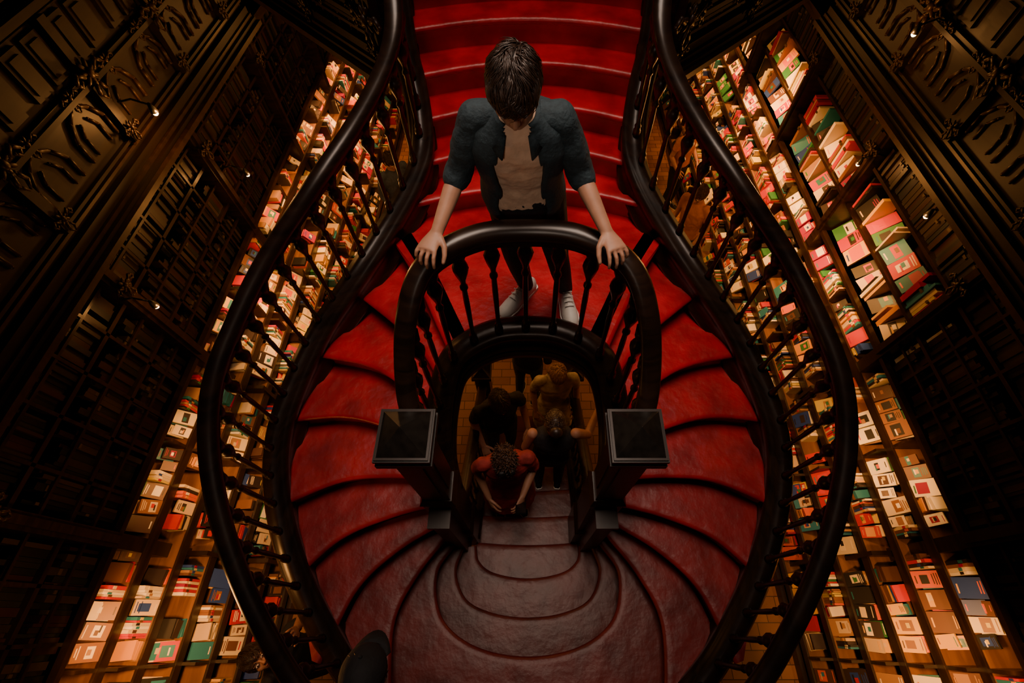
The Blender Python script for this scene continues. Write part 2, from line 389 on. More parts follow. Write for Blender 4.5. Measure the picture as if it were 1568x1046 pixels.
CRM = [(.72,.60,.40),(.62,.50,.32),(.80,.72,.55),(.55,.40,.24)]; BRN = [(.22,.09,.03),(.12,.05,.025),(.32,.17,.07),(.07,.03,.02)]; BLK = [(.015,.013,.012),(.03,.02,.02)]
VIV = [(.42,.010,.010),(.50,.015,.010),(.60,.09,.008),(.62,.26,.02),(.65,.36,.03),(.015,.13,.15),(.02,.05,.24),(.03,.15,.05),(.28,.008,.06),(.55,.42,.05),(.45,.01,.01),(.03,.18,.25)]
def pick():
    r = random.random()
    return random.choice(CRM if r < .25 else BRN if r < .42 else BLK if r < .56 else VIV)
DARK = [(.022,.008,.005),(.014,.008,.005),(.008,.010,.009),(.024,.016,.009),(.005,.005,.005),(.022,.005,.005),(.009,.009,.014),(.035,.022,.014)]  # spines of the unlit upper shelves, their shade put into the colour
rows = [(.20,.62),(.46,.50),(.72,.39),(.98,.28),(1.24,.18),(1.50,.09)]
bay = 1.55
def bookcase(s, Wd):
    cs = empty('bookcase')
    X = lambda a: s*(Wd-a)
    m = MB(); Lc = (Y0+Y1)/2; LL = Y1-Y0-.1
    def board(a0, a1, z0, z1, mi=0, y=Lc, l=LL): m.box(((X(a0)+X(a1))/2, y, (z0+z1)/2), (abs(a1-a0), l, z1-z0), None, mi)
    board(-.36, -.32, 0, 3.05, 0)
    for z, a in rows:
        board(-.32, a, z-.025, z, 1); board(a-.015, a+.004, z-.06, z+.02, 0)
    board(-.32, .66, 0, .10, 0)
    for z in (1.80, 2.17, 2.59): board(-.32, 0.02, z-.03, z, 0)
    board(-.32, .07, 1.76, 1.80, 0)
    board(-.32, .16, 2.98, 3.06, 0); board(-.32, .08, 2.92, 2.98, 0)
    y = Y0+.4
    ylist = []
    while y < Y1:
        ylist.append(y)
        m.box(((X(-.32)+X(.08))/2, y, 1.5), (.40, .10, 3.0)); m.box((X(.09), y, 2.35), (.04, .05, 1.1))
        ornament(m, Vector((X(.12), y, 2.75)), Vector((-s,0,0)), Vector((0,1,0)), .5, 2)
        m.box(((X(-.32)+X(.3))/2, y, .55), (.62, .035, 1.1)); m.box(((X(0)+X(.55))/2, y, .28), (.55, .035, .56))
        for z, a in rows:
            m.box(((X(-.2)+X(a))/2, y+bay/2, z+.10), (a+.2, .022, .22), None, 0)
        if not (s > 0 and y > 1.9):
            for i in range(1, 5): m.box((X(.01), y+bay*i/5, 2.35), (.02, .022, 1.12))
            for z in (1.97, 2.38, 2.79): m.box((X(.01), y+bay/2, z), (.018, bay, .02))
        y += bay
    m.obj('frame', [M_wood, M_honey, M_gild], cs)
    b = MB()
    def faceout(z, a, y, w, h, col, col2, th=.022):
        tau = math.radians(random.uniform(22,46))
        hv = Vector((s*math.sin(tau), 0, math.cos(tau))); nv = Vector((-s*math.cos(tau), 0, math.sin(tau)))
        R = Matrix((Vector((0,1,0)), hv, nv)).transposed() @ Matrix.Rotation(random.uniform(-.10,.10), 3, 'Z')
        base = Vector((X(a-.035), y+w/2, z+.004)); c = base + hv*h/2 + nv*th/2
        b.box(c, (w, h, th), R, 0, col)
        cf = c + nv*th/2
        k = random.random()
        if k < .8:
            u0 = random.uniform(-.14,.14)*h
            b.box(cf+hv*u0, (w*random.uniform(.5,.92), h*random.uniform(.2,.55), .003), R, 0, col2)
            if k < .6: b.box(cf+hv*u0+R@Vector((w*random.uniform(-.15,.15),h*.04,.002)), (w*.3, h*.14, .003), R, 0, pick())
            if k < .4: b.box(cf+hv*u0+R@Vector((w*random.uniform(-.15,.15),-h*.06,.003)), (w*.4, h*.06, .003), R, 0, pick())
        for q in range(random.choice((0,1,2,3))):
            b.box(cf+hv*h*(.40-.085*q), (w*random.uniform(.4,.8), h*.035, .003), R, 0, col2)
        if k > .5: b.box(cf-hv*h*.38, (w*.45, h*.05, .003), R, 0, pick())
    for z, a in rows:
        y = Y0+.3; run = 0; col = None
        while y < Y1-.2:
            w = random.uniform(.075,.14); h = w*random.uniform(1.3,1.65)
            if run <= 0: col = pick(); col2 = pick(); run = random.choice((1,1,2,3,4))
            run -= 1
            r = random.random()
            if min(abs(y+w/2-q) for q in ylist) > w/2+.02 and min(abs(y+w/2-q-bay/2) for q in ylist) > w/2+.01 and r > .05:
                if r < .22:
                    zz = z; c0 = pick()
                    for q in range(random.randint(2,6)):
                        t = random.uniform(.015,.035)
                        if random.random() < .5: c0 = pick()
                        b.box((X(a-.10), y+w/2, zz+t/2), (.16*random.uniform(.85,1), w*random.uniform(.85,1), t), Matrix.Rotation(random.uniform(-.12,.12),3,'Z'), 0, c0); zz += t+.001
                elif r < .48:
                    yy = y
                    while yy < y+w-.015:
                        t = random.uniform(.012,.026); hb = random.uniform(.15,.2); cc = pick(); b.box((X(a-.11), yy+t/2, z+hb/2), (.14, t, hb), None, 0, cc)
                        b.box((X(a-.038), yy+t/2, z+hb*.7), (.004, t*.8, hb*.18), None, 0, pick()); yy += t+.001
                else:
                    faceout(z, a, y, w, h, col, col2)
                    if random.random() < .6: faceout(z+.006, a-.045, y+random.uniform(-.01,.01), w, h*1.03, pick(), col2)
            y += w+random.uniform(.003,.018)
    for z in (1.80, 2.17, 2.59):
        y = Y0+.3
        while y < Y1-.2:
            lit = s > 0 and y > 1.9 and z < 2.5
            if lit and random.random() < .35:
                w = random.uniform(.12,.18)
                if min(abs(y+w/2-q) for q in ylist) > w/2+.06: faceout(z, .0, y, w, random.uniform(.2,.25), pick(), pick())
                y += w+.01; continue
            w = random.uniform(.018,.05); h = random.uniform(.2,.33)
            if min(abs(y+w/2-q) for q in ylist) > w/2+.06 and random.random() > .04:
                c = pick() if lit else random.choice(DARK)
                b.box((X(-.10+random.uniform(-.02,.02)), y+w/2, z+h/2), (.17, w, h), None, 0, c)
                if random.random() < .4: b.box((X(-.012+.0), y+w/2, z+h*.75), (.012, w*.8, h*.08), None, 0, (.06,.04,.02))
            y += w+.002
    b.obj('books' , [M_books], cs)
    return ylist
yl = bookcase(-1, WL)
yr = bookcase(1, WR)

def area(name, loc, rot, sx, sy, e, col, spread=180):
    l = bpy.data.lights.new(name, 'AREA'); l.shape = 'RECTANGLE'; l.size = sx; l.size_y = sy; l.energy = e; l.color = col; l.spread = math.radians(spread)
    o = bpy.data.objects.new(name, l); o.location = loc; o.rotation_euler = rot; bpy.context.scene.collection.objects.link(o); return o
def point(name, loc, e, col, r=.05):
    l = bpy.data.lights.new(name, 'POINT'); l.energy = e; l.color = col; l.shadow_soft_size = r
    o = bpy.data.objects.new(name, l); o.location = loc; bpy.context.scene.collection.objects.link(o); return o
WARM = (1, .41, .10)
for s, Wd, yl_ in ((-1, WL, yl), (1, WR, yr)):
    for i, y in enumerate(yl_[:-1]):
        e = (1.45 if i % 2 else .6)*random.uniform(.8, 1.15)
        if y > 3.0: e *= 1.8
        if y > 6: e *= 1.3
        if y < .2: e *= .5
        zz = 2.35 if not (s > 0 and y > 1.5) else 3.1
        th = math.radians(30)*(-s)
        area('shelf_fill_light', (s*(Wd-.95), y+bay*random.uniform(.35,.65), zz), (0, th, 0), .10, .18, (10 if zz < 3 else 16)*e, WARM, 64)  # added fill to light the book rows more evenly, no track fitting exists
        area('shelf_light', (s*(Wd-.12), y+bay/2, 1.74), (0, 0, 0), .04, bay*.8, 3.0*e, WARM)
area('skylight_light', (0, 1.7, 7.7), (0, 0, 0), 1.6, 2.4, 26, (1, .74, .58), 58)
sp = bpy.data.lights.new('man_fill_light', 'SPOT'); sp.energy = 90; sp.color = (1,.80,.64); sp.spot_size = math.radians(24); sp.spot_blend = .9; sp.shadow_soft_size = .25  # added fill from the camera side to brighten the man's front
so_ = bpy.data.objects.new('man_fill_light', sp); so_.location = (-.5, -1.9, 6.1); so_.rotation_euler = (Vector((-.03, 1.45, 4.34))-Vector(so_.location)).to_track_quat('-Z', 'Y').to_euler(); bpy.context.scene.collection.objects.link(so_)
for p, e in (((-1.9,5.6,2.9),22),((1.9,5.6,2.9),28),((0,7.5,2.9),22),((2.2,3.4,2.7),28),((-2.1,3.2,2.4),18),((0,3.2,2.6),14),((0,1.75,2.7),6),((-1.9,-.1,2.5),20),((-1.3,4.4,3.0),22)):
    point('ground_fill_light', p, e, WARM, .12)  # added warm fill for the ground floor and visitors, no pendants hang here
for i, p in enumerate([(-2.72,3.7,2.39),(-2.72,1.97,2.6),(3.0,3.54,2.63),(3.0,2.6,2.88),(-2.62,3.05,3.42),(2.84,3.68,3.64)]):
    m = MB(); P = Vector(p); sx = 1 if p[0] > 0 else -1
    m.ell(P, (.018,.018,.018), None, 1, 10, 6); m.lathe(P+Vector((0,0,.005)), [(.026,0),(.022,.03),(.012,.06),(.004,.07)], 12)
    m.limb([P+Vector((0,0,.06)), P+Vector((sx*.10,0,.10)), P+Vector((sx*.2,0,.08))], [.007,.007,.007], 6)
    m.obj('wall_spot_lamp', [M_metal, M_bulb])
    point('wall_spot_light', P+Vector((-sx*.06,0,-.03)), 10 if i == 4 else 3.2, WARM, .02)

# ------------------------------------------------------------------ people
def Rbasis(x, y, z): return Matrix((x, y, z)).transposed()
SKIN = mat('skin', (.40,.20,.125), .5, 0, .1, 30); SKIN.node_tree.nodes['Principled BSDF'].inputs['Subsurface Weight'].default_value = .08
M_eye = mat('eye_white', (.7,.68,.65), .2); M_iris = mat('iris', (.03,.015,.01), .2); M_lip = mat('lips', (.35,.10,.08), .45)

def loft_torso(X, rings, seg=32, p=2.4):
    rr = []
    for (c, w, dp, fwd) in rings:
        r = []
        for j in range(seg):
            a = 2*math.pi*j/seg; ca, sa = math.cos(a), math.sin(a)
            r.append(c + X*w*math.copysign(abs(ca)**(2/p), ca) + fwd*dp*math.copysign(abs(sa)**(2/p), sa))
        rr.append(r)
    return rr
def hand(mb, wr, pd, pn, ts, curl=.5, k=1.0):
    pd = pd.normalized(); ts = (ts - pd*ts.dot(pd)).normalized(); pn = (pn - pd*pn.dot(pd) - ts*pn.dot(ts)).normalized()
    rr = []
    for t, w, th in ((-.012,.024,.018),(.02,.030,.017),(.05,.038,.015),(.08,.041,.013),(.092,.038,.010)):
        c = wr + pd*t*k
        rr.append([c + ts*w*k*math.cos(2*math.pi*j/16) + pn*th*k*math.sin(2*math.pi*j/16) for j in range(16)])
    mb.rings(rr)
    for i, (off, L) in enumerate(((.032,.072),(.0105,.080),(-.0105,.074),(-.031,.058))):
        b = wr + pd*(.082 - abs(off)*.15)*k + ts*off*k; d = (pd + ts*off*7).normalized(); pts = [b]; ang = curl*.55; seg = (.44, .30, .26)
        for q in range(3):
            dd = d*math.cos(ang) + pn*math.sin(ang); pts.append(pts[-1] + dd*L*seg[q]*k); ang += curl*(.75 + .1*i)
        mb.limb(pts, [.0090*k, .0085*k, .0077*k, .0066*k], 10)
    b = wr + pd*.022*k + ts*.026*k; d1 = (pd*.65 + ts*.7 + pn*.25).normalized(); p1 = b + d1*.040*k; p2 = p1 + (pd*.85+ts*.35+pn*.35*curl*2).normalized()*.032*k; p3 = p2 + (pd*.9+ts*.1+pn*.5*curl*2).normalized()*.026*k
    mb.limb([b, p1, p2, p3], [.014*k, .0115*k, .0100*k, .0080*k], 10)

def head(E, c, F, Up, hairm, style, skinm, k=1.0, vox=.005, seed=1, cap=None, shades=False):
    F = F.normalized(); Up = (Up - F*Up.dot(F)).normalized(); Xv = (-F).cross(Up).normalized()
    R = Rbasis(Xv, -F, Up)
    g = lambda x, y, z: c + R @ (Vector((x, y, z))*k)
    mb = MB()
    mb.ell(g(0,.008,.025), (.072*k,.092*k,.083*k), R, 0, 20, 14)
    mb.ell(g(0,-.030,-.045), (.054*k,.056*k,.058*k), R, 0, 16, 10)
    mb.ell(g(0,-.062,-.090), (.024*k,.022*k,.018*k), R, 0, 12, 8)
    for sx in (-1, 1):
        mb.ell(g(sx*.040,-.050,-.030), (.024*k,.026*k,.026*k), R, 0, 10, 8)
        mb.ell(g(sx*.030,-.078,.020), (.024*k,.012*k,.008*k), R, 0, 10, 6)
        mb.ell(g(sx*.076,.012,-.008), (.010*k,.019*k,.031*k), R, 0, 10, 8)
        mb.ell(g(sx*.012,-.096,-.026), (.009*k,.010*k,.008*k), R, 0, 8, 6)
    mb.limb([g(0,-.082,.012), g(0,-.096,-.008), g(0,-.108,-.024)], [.009*k,.010*k,.0115*k], 8)
    mb.ell(g(0,-.082,-.055), (.024*k,.012*k,.012*k), R, 0, 12, 6)
    o = mb.obj('head', [skinm], E); remesh(o, vox, 3)
    f = MB()
    for sx in (-1, 1):
        f.ell(g(sx*.030,-.078,.002), (.014*k,.010*k,.0075*k), R, 0, 12, 8); f.ell(g(sx*.030,-.0865,.002), (.0055*k,.003*k,.0055*k), R, 1, 10, 6)
        f.limb([g(sx*.014,-.090,.024), g(sx*.032,-.090,.028), g(sx*.048,-.078,.023)], [.0035*k,.004*k,.003*k], 6, 3)
    f.ell(g(0,-.093,-.051), (.022*k,.006*k,.0045*k), R, 2, 12, 6); f.ell(g(0,-.092,-.060), (.018*k,.006*k,.005*k), R, 2, 12, 6)
    f.obj('face_features', [M_eye, M_iris, M_lip, hairm], E)
    h = MB(); rnd = random.Random(seed)
    rx, ry, rz = .079, .100, .092; cen = (0, .010, .028)
    rg, sg = 22, 36; vs = []; fs = []
    def ok(x, y, z):
        if y < -.035: return z > .062 - .25*(abs(x))
        if y < .02: return z > .0
        return z > -.055
    for i in range(rg+1):
        th = math.pi*max(.001, min(.999, i/rg))
        for j in range(sg):
            a = 2*math.pi*j/sg; p = (cen[0]+rx*math.sin(th)*math.cos(a), cen[1]+ry*math.sin(th)*math.sin(a), cen[2]+rz*math.cos(th)); vs.append(p)
    for i in range(rg):
        for j in range(sg):
            q = (i*sg+j, (i+1)*sg+j, (i+1)*sg+(j+1)%sg, i*sg+(j+1)%sg)
            if all(ok(*vs[t]) for t in q): fs.append(q)
    h.add([g(*v) for v in vs], fs, 0, True)
    nc = {'short': 2600, 'long': 700, 'curly': 1500, 'bun': 700}[style]
    crown = Vector((.012, .055, .110))
    for _ in range(nc):
        u = rnd.uniform(-1, 1); a = rnd.uniform(0, 2*math.pi); q = math.sqrt(1-u*u)
        d = Vector((q*math.cos(a), q*math.sin(a), u)); p = Vector((cen[0]+rx*d.x, cen[1]+ry*d.y, cen[2]+rz*d.z))
        if not ok(*p): continue
        nrm = Vector((d.x/rx, d.y/ry, d.z/rz)).normalized()
        flow = (p-crown); flow = flow - nrm*flow.dot(nrm)
        if flow.length < .004: flow = Vector((rnd.uniform(-1,1), rnd.uniform(-1,1), 0))
        flow.normalize(); L = .038; lift = .35; w = rnd.uniform(.004,.008)
        if style == 'short':
            lk = Vector((math.sin(p.x*70+p.y*40), math.sin(p.y*65+p.z*50+1), math.sin(p.z*60+p.x*45+2)))*.65
            flow = (flow + Vector((.25,-.35,0)) + lk + Vector((rnd.uniform(-.15,.15), rnd.uniform(-.15,.15), rnd.uniform(-.1,.1)))); flow = (flow - nrm*flow.dot(nrm)).normalized()
            L = rnd.uniform(.032,.064); lift = rnd.uniform(.05,.30) + .26*max(0, math.sin(p.x*60+p.y*70)); w = rnd.uniform(.0018,.0036)
        if style == 'curly': flow = Vector((rnd.uniform(-1,1), rnd.uniform(-1,1), rnd.uniform(-1,1))).normalized(); L = rnd.uniform(.025,.045); lift = .35; w = rnd.uniform(.003,.006)
        if style == 'bun': flow = (Vector((0,.12,.03))-p).normalized(); L = .05; lift = .02
        if style == 'long': L = .07; lift = .08
        side = nrm.cross(flow).normalized(); rr = []
        for t, ww in ((0, 1), (.35, .9), (.7, .6), (1, .08)):
            cc = p + flow*L*t + nrm*(.002 + lift*L*(t - .75*t*t) - .35*L*L*t*t/.09) ; rr.append([g(*(cc + side*w*ww)), g(*(cc + nrm*w*.6*ww)), g(*(cc - side*w*ww)), g(*(cc - nrm*w*.5*ww))])
        h.rings(rr, 0, True)
    if style == 'bun': h.ell(g(0,.115,.055), (.050*k,.045*k,.047*k), R, 0, 16, 10)
    if style == 'long':
        for j in range(60):
            a = rnd.uniform(0.05, math.pi-.05); x = .078*math.cos(a); y = .03+.075*math.sin(a)
            h.limb([g(x, y, .02), g(x*1.1, y+.01, -.06), g(x*1.15, y+.005, -.15), g(x*.9, y, -.23-rnd.uniform(0,.04))], [.012*k,.013*k,.012*k,.004*k], 6)
    h.obj('hair', [hairm], E)
    if shades:
        sg_ = MB()
        for sx in (-1, 1):
            sg_.ell(g(sx*.034,-.068,.098), (.027*k,.020*k,.008*k), R, 0, 14, 6)
            sg_.limb([g(sx*.060,-.060,.092), g(sx*.085,.0,.055), g(sx*.084,.03,.02)], [.004*k]*3, 6)
        sg_.limb([g(-.012,-.075,.098), g(.012,-.075,.098)], [.004*k]*2, 6); sg_.obj('sunglasses', [M_metal], E)
    if cap:
        cp = MB(); rr = []
        for i in range(9):
            t = i/8*math.pi/2; rr.append([g(.090*math.cos(t)*math.cos(2*math.pi*j/28), .012+.110*math.cos(t)*math.sin(2*math.pi*j/28), .045+.088*math.sin(t)) for j in range(28)])
        cp.rings(rr)
        rr = []
        for i in range(11):
            a = -math.pi/2 + (i/10-.5)*1.9; q = .5+.5*math.cos((i/10-.5)*2*1.3)
            p0 = (.088*math.cos(a), .012+.108*math.sin(a)); p1 = (.10*math.cos(a), .012+(.108+.08*q)*math.sin(a))
            rr.append([g(p0[0],p0[1],.052), g(p1[0],p1[1],.036), g(p1[0],p1[1],.031), g(p0[0],p0[1],.046)])
        cp.rings(rr); cp.ell(g(0,.012,.135), (.008*k,)*3, R, 0, 8, 6)
        for x_, z_ in ((-.022,.09),(0,.10),(.022,.09),(0,.08)): cp.ell(g(x_, .105, z_), (.011*k,.008*k,.008*k), R, 1, 8, 6)
        cp.obj('cap', [cap, M_yel], E)
M_yel = mat('yellow_print', (.7,.45,.05), .7)
TX2 = bpy.data.textures.new('cloth_folds', 'CLOUDS'); TX2.noise_scale = .07

def build_person(name, J, topm, legm, shoem, hairm, style, skinm=SKIN, sleeve=.5, k=1.0, vox=.007, skirt=False, seed=1, bare=False, curl=.4, handspec=None, cap=None, tw=1.0, hk=1.0, sk=1.0, shades=False):
    E = empty(name)
    J = {a: (tuple(Vector(q) for q in b) if isinstance(b, tuple) and not isinstance(b[0], (int, float)) else Vector(b)) for a, b in J.items()}
    X = (J['sh'][1]-J['sh'][0]).normalized(); pel, ch, nk, hd = J['pelvis'], J['chest'], J['neck'], J['head']
    def fwd(ax): return ax.normalized().cross(X).normalized()
    up1 = (ch-pel); up2 = (nk-ch); f1 = fwd(up1); f2 = fwd(up2)
    if f1.dot(J['face']) < 0: f1 = -f1; f2 = -f2
    def ring(c, w, d, f): return (c, w*k*tw, d*k, f)
    R0 = [ring(pel-up1.normalized()*.10*k, .150,.100,f1), ring(pel, .165,.115,f1), ring(pel.lerp(ch,.45), .142,.100,f1), ring(ch, .165,.118,f2),
          ring(ch.lerp(nk,.45), .178,.112,f2), ring(ch.lerp(nk,.78), .150,.080,f2), ring(ch.lerp(nk,.95), .085,.060,f2), ring(nk+up2.normalized()*.015*k, .060,.055,f2)]
    t = MB(); t.rings(loft_torso(X, R0))
    for i in (0, 1):
        sh, el, wr = J['sh'][i], J['el'][i], J['wr'][i]
        if not bare:
            if sleeve <= 1: e = sh.lerp(el, sleeve); t.limb([sh.lerp(nk,.25), sh, sh.lerp(el, sleeve*.5), e], [.050*k,.056*k,.055*k,.054*k], 14)
            else: t.limb([sh.lerp(nk,.25), sh, el, el.lerp(wr, sleeve-1)], [.050*k,.056*k,.048*k,.042*k], 14)
    if skirt:
        hm = (J['kn'][0]+J['kn'][1])/2; t.rings(loft_torso(X, [ring(pel, .16,.12,f1), ring(pel.lerp(hm,.5), .20,.17,f1), ring(hm, .24,.20,f1)]))
    o = t.obj('top', [topm], E); remesh(o, vox, 3)
    dm = o.modifiers.new('folds', 'DISPLACE'); dm.texture = TX2; dm.strength = .018; dm.mid_level = .45; dm.texture_coords = 'GLOBAL'
    l = MB()
    l.rings(loft_torso(X, [ring(pel-up1.normalized()*.13*k, .150,.105,f1), ring(pel-up1.normalized()*.02*k, .166,.117,f1), ring(pel+up1.normalized()*.03*k, .150,.108,f1)]))
    for i in (0, 1):
        l.limb([J['hip'][i], J['hip'][i].lerp(J['kn'][i],.4), J['kn'][i], J['kn'][i].lerp(J['an'][i],.4), J['an'][i]+Vector((0,0,.01))], [.092*k,.082*k,.060*k,.057*k,.044*k], 14)
    o = l.obj('trousers' if not skirt else 'legs', [legm], E); remesh(o, vox, 3)
    s = MB()
    for i in (0, 1):
        an, to = J['an'][i], J['toe'][i]; d = (to-an); d.z = 0; d.normalize(); sd = Vector((d.y,-d.x,0)); z0 = J['floor'].z; hl = an - d*.045*k*sk
        rr = []; kk = k*sk
        T_ = [(-.02,.022,.06),(.0,.034,.085),(.06,.036,.095),(.11,.038,.075),(.17,.045,.052),(.22,.040,.038),(.255,.022,.026)]
        for t_, w, hh in T_:
            c = hl + d*t_*kk; c.z = z0+.018
            rr.append([c + sd*w*kk*math.cos(a) + Vector((0,0,max(0, math.sin(a))*hh*kk)) for a in [2*math.pi*j/16 for j in range(16)]])
        s.rings(rr)
        rr = []
        for t_, w in [(-.03,.018),(-.02,.032),(.06,.038),(.11,.040),(.17,.049),(.22,.044),(.262,.020)]:
            c = hl + d*t_*kk; c.z = z0; rr.append([c+sd*w*kk, c+sd*w*kk+Vector((0,0,.022)), c-sd*w*kk+Vector((0,0,.022)), c-sd*w*kk])
        s.rings(rr, 1, False)
        for q in range(4):
            c = hl + d*(.09+.022*q)*kk; c.z = z0+.018+(.090-.010*q)*kk; s.limb([c-sd*.022*kk, c+Vector((0,0,.004)), c+sd*.022*kk], [.003*kk]*3, 6, 2)
    s.obj('shoes', [shoem, M_sole, M_lace], E)
    a = MB(); a.limb([nk-up2.normalized()*.03*k, nk.lerp(hd,.4), hd - J['face'].normalized()*.02*k], [.060*k,.054*k,.052*k], 14)
    for i in (0, 1):
        sh, el, wr = J['sh'][i], J['el'][i], J['wr'][i]
        a.limb([sh, sh.lerp(el,.5), el, el.lerp(wr,.3), wr], [.044*k,.041*k,.036*k,.036*k,.024*k], 14)
        if handspec: pd, pn, ts, cu = handspec[i]
        else:
            pd = (wr-el).normalized(); ts = (J['face']*1.0 + X*(.4 if i == 0 else -.4)); pn = X*(1 if i == 0 else -1); cu = curl
        hand(a, wr, Vector(pd), Vector(pn), Vector(ts), cu, k)
    o = a.obj('arms_and_hands', [skinm], E); remesh(o, min(vox, .0042), 2)
    head(E, hd, J['face'], J['up'], hairm, style, skinm, k*hk, min(vox,.006), seed, cap, shades)
    return E, R0, X, f1, f2

M_sole = mat('shoe_sole', (.75,.72,.66), .6); M_lace = mat('laces', (.8,.78,.74), .7)
M_white = mat('white_leather', (.72,.69,.64), .5, 0, .08, 20)
M_rust = mat('rust_shirt', (.45,.17,.08), .85, 0, .10, 30, .3, 60)
M_tee = mat('beige_tshirt', (.78,.50,.34), .85, 0, .10, 30, .3, 60)
M_denim = mat('blue_grey_overshirt', (.018,.034,.044), .85, 0, .25, 60, .5, 90)
M_black = mat('black_cloth', (.010,.010,.012), .8, 0, .2, 30, .3, 60)
M_hairdk = mat('dark_brown_hair', (.026,.013,.008), .42, 0, .5, 60)
M_hairbr = mat('brown_hair', (.050,.020,.010), .5, 0, .5, 60)
M_hairbl = mat('blond_hair', (.26,.14,.055), .5, 0, .4, 60)
M_cream = mat('cream_cloth', (.50,.42,.32), .85, 0, .35, 14, .3, 50)
M_dress = mat('red_dress', (.26,.018,.014), .8, 0, .4, 14, .3, 50)
M_bluej = mat('blue_jeans', (.04,.06,.11), .8, 0, .3, 40)

z0 = zl
def H(x, y, h): return (x, y, z0+h)
J = dict(pelvis=H(-.02,1.57,.95), chest=H(-.03,1.50,1.18), neck=H(-.035,1.41,1.375), head=H(-.04,1.325,1.50), face=(0.03,-.72,-.69), up=(0,-.69,.72),
         sh=(H(-.180,1.44,1.335), H(.110,1.44,1.335)), el=(H(-.265,1.46,1.10), H(.200,1.46,1.10)), wr=(H(-.345,1.265,.985), H(.300,1.265,.985)),
         hip=(H(-.095,1.58,.90), H(.075,1.58,.90)), kn=(H(-.07,1.62,.49), H(.15,1.60,.49)), an=(H(-.01,1.73,.08), H(.225,1.70,.08)), toe=(H(-.13,1.58,.03), H(.26,1.48,.03)), floor=H(0,0,0))
hs = [((-.38,-.90,-.12),(0,-.1,-1),(1,-.4,0),.62), ((.38,-.90,-.12),(0,-.1,-1),(-1,-.4,0),.62)]
E, R0, X, f1, f2 = build_person('man', J, M_tee, M_black, M_white, M_hairdk, 'short', sleeve=.3, vox=.006, handspec=hs, seed=4, tw=.90, hk=.95, sk=1.15, bare=True)
jk = MB(); seg = 64; rr = []
infl = [.030,.028,.030,.026,.020,.018,.022,.014]
for (c, w, d, f), q in zip(R0, infl):
    r = []
    for j in range(seg):
        a = 2*math.pi*j/seg; ca, sa = math.cos(a), math.sin(a)
        r.append(c + X*(w+q)*math.copysign(abs(ca)**(.85), ca) + f*(d+q*.75)*math.copysign(abs(sa)**(.85), sa))
    rr.append(r)
dense = []
for i in range(len(rr)-1):
    for t in range(4): dense.append([rr[i][j].lerp(rr[i+1][j], t/4) for j in range(seg)])
dense.append(rr[-1]); vs = [p for r in dense for p in r]; fs = []
NR_ = len(dense)
for i in range(NR_-1):
    v = i/(NR_-1)
    op = 6.2 - 3.0*v if v < .8 else 3.8+ (v-.8)*16
    for j in range(seg):
        dj = abs(j-16+.5)
        if dj < op: continue
        k2 = (j+1) % seg; fs.append((i*seg+j, i*seg+k2, (i+1)*seg+k2, (i+1)*seg+j))
jk.add(vs, fs, 0, True)
o = jk.obj('overshirt_body', [M_denim], E); so = o.modifiers.new('s', 'SOLIDIFY'); so.thickness = .009; so.offset = 1
tx = bpy.data.textures.new('folds', 'CLOUDS'); tx.noise_scale = .09
dm = o.modifiers.new('d', 'DISPLACE'); dm.texture = tx; dm.strength = .016; dm.mid_level = .3; dm.texture_coords = 'GLOBAL'
jk = MB()
for i in (0, 1):
    sh, el, wr = [Vector(J[q][i]) for q in ('sh','el','wr')]; nk = Vector(J['neck'])
    jk.limb([sh.lerp(nk,.55)+Vector((0,.01,-.008)), sh, sh.lerp(el,.35), sh.lerp(el,.7), el.lerp(wr,.05)], [.048,.058,.057,.053,.049], 18)
    jk.limb([sh.lerp(el,.88), el.lerp(wr,.08)], [.055,.054], 18)
o = jk.obj('overshirt_sleeves', [M_denim], E); remesh(o, .006, 3)
dm = o.modifiers.new('d', 'DISPLACE'); dm.texture = tx; dm.strength = .018; dm.mid_level = .5; dm.texture_coords = 'GLOBAL'
cl = MB(); nk = Vector(J['neck']); rr = []
for i in range(25):
    a = math.radians(-62 + 304*i/24)
    dr = X*math.cos(a) + (-f2)*math.sin(a)
    front = max(0, -math.sin(a))
    c = nk + dr*(.066+.012*front) - Vector((0,0,.004+.04*front))
    drop = .035 + .035*front
    rr.append([c + Vector((0,0,.022)), c + dr*.010 + Vector((0,0,.020)), c + dr*.034 - Vector((0,0,drop*.6)), c + dr*.026 - Vector((0,0,drop*.65))])
cl.rings(rr); cl.obj('overshirt_collar', [M_denim], E)

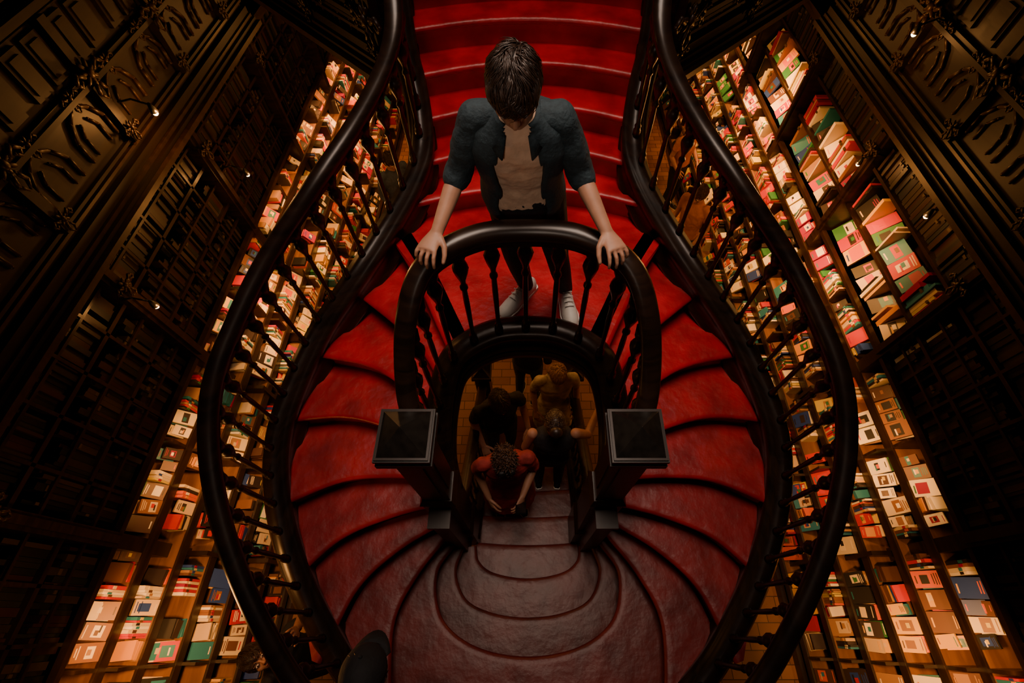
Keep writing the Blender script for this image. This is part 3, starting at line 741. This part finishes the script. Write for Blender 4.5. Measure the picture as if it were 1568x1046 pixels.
def stand(name, x, y, z, ang, Ht, top, leg, shoe, hair, style, arms=None, bow=20, lean=0, bare=False, sleeve=.5, skirt=False, skin=SKIN, seed=1, stride=.0, climb=0.0, cap=None, shades=False):
    k = Ht/1.75; Rz = Matrix.Rotation(ang, 3, 'Z')
    def g(a, b, c): return tuple(Vector((x, y, z)) + Rz @ (Vector((a, b, c))*k))
    b = math.radians(bow); ln = lean
    el = ((-.235,.03-ln*.6,1.14), (.235,.03-ln*.6,1.14)); wr = ((-.22,-.14-ln,.98), (.22,-.14-ln,.98))
    if arms: el = arms[0]; wr = arms[1]
    dz = ln*.25
    F = Rz @ Vector((0,-math.cos(b),-math.sin(b))); Up = Rz @ Vector((0,-math.sin(b),math.cos(b)))
    J = dict(pelvis=g(0,0,.95), chest=g(0,-ln*.5,1.22-dz*.5), neck=g(0,-ln,1.45-dz), head=g(0,-ln-.10*math.sin(b)-.005,1.60-dz-.03*abs(math.sin(b))), face=tuple(F), up=tuple(Up),
             sh=(g(-.175,-ln*.9,1.41-dz), g(.175,-ln*.9,1.41-dz)), el=(g(*el[0]), g(*el[1])), wr=(g(*wr[0]), g(*wr[1])),
             hip=(g(-.09,0,.90), g(.09,0,.90)), kn=(g(-.10,-.04-stride,.50+climb), g(.10,-.02+stride,.49)), an=(g(-.10,.03-stride,.08+climb), g(.10,.03+stride,.08)), toe=(g(-.12,-.15-stride,.03+climb), g(.12,-.15+stride,.03)), floor=(x, y, z))
    return build_person(name, J, top, leg, shoe, hair, style, skin, sleeve, k, .009, skirt=skirt, seed=seed, bare=bare, cap=cap, shades=shades)
S2 = mat('skin_tan', (.30,.14,.08), .5)
fl = lambda y: CH - 5.3 if y > 2.12 else CH-(4.11+.17*max(0, math.ceil((y-.55)/.265)))
stand('woman', .20, 1.22, fl(1.22), math.pi, 1.64, M_black, M_bluej, M_black, M_hairdk, 'bun', arms=(((-.30,-.06,1.22),(.235,.02,1.14)), ((-.40,-.28,1.25),(.21,-.12,.95))), bow=8, bare=True, skin=SKIN, skirt=False, seed=11)
ew = stand('woman', -.16, .98, fl(.98), .15, 1.62, M_dress, M_dress, M_black, M_hairbr, 'curly', bow=28, lean=.02, arms=(((-.24,.03,1.16),(.22,-.02,1.14)), ((-.17,-.17,.98),(.10,-.22,1.08))), sleeve=.8, skirt=True, skin=S2, seed=12, shades=True)
ph = MB(); ph.box((-.05, .70, fl(.98)+1.04), (.075,.012,.15), Matrix.Rotation(.7,3,'X')); ph.obj('phone', [M_metal], ew[0])
stand('man', -.27, 1.62, fl(1.62), .4, 1.74, M_black, M_bluej, M_black, M_hairdk, 'short', bow=30, lean=.05, sleeve=.7, seed=13)
stand('woman', .27, 1.95, fl(1.95), .1, 1.62, M_cream, M_cream, M_white, M_hairbl, 'long', bow=25, seed=14, sleeve=.7, skirt=True)
stand('man', .0, 2.45, 0, 2.8, 1.74, M_black, M_bluej, M_black, M_hairdk, 'short', bow=15, sleeve=1.6, seed=15)
stand('man', -1.78, 5.05, 0, .8, 1.72, M_bluej, M_black, M_black, M_hairdk, 'short', bow=20, sleeve=1.7, seed=16)
stand('woman', -1.50, 4.30, 0, 2.4, 1.62, M_cream, M_bluej, M_white, M_hairbr, 'long', bow=20, seed=17)
stand('man', 2.1, 4.4, 0, -.9, 1.74, M_rust, M_bluej, M_black, M_hairbr, 'short', bow=20, seed=18)
stand('woman', 2.3, 5.9, 0, .6, 1.62, M_rust, M_black, M_black, M_hairbl, 'long', bow=20, seed=19)
stand('woman', -1.76, -.22, 0, 1.35, 1.72, M_black, M_black, M_black, M_hairdk, 'short', arms=(((-.25,-.05,1.2),(.26,-.05,1.42)), ((-.2,-.25,1.1),(.22,-.14,1.66))), bow=-50, seed=20)
stand('man', -.62, -.55, z8, math.pi, 1.68, M_black, M_black, M_black, M_hairdk, 'short', arms=(((-.24,-.20,1.10),(.24,-.20,1.10)), ((-.2,-.22,.85),(.2,-.22,.85))), bow=38, lean=.32, seed=21, cap=M_black)

w = bpy.data.worlds.new('World'); bpy.context.scene.world = w; w.use_nodes = True
w.node_tree.nodes['Background'].inputs['Color'].default_value = (.02,.015,.01,1); w.node_tree.nodes['Background'].inputs['Strength'].default_value = .3
cam = bpy.data.cameras.new('camera'); cam.lens = 16; cam.sensor_width = 36; cam.clip_start = .05; cam.shift_x = -.0153
co = bpy.data.objects.new('camera', cam); co.location = (0, 0, CH); co.rotation_euler = (math.radians(31.7), 0, 0)
bpy.context.scene.collection.objects.link(co); bpy.context.scene.camera = co
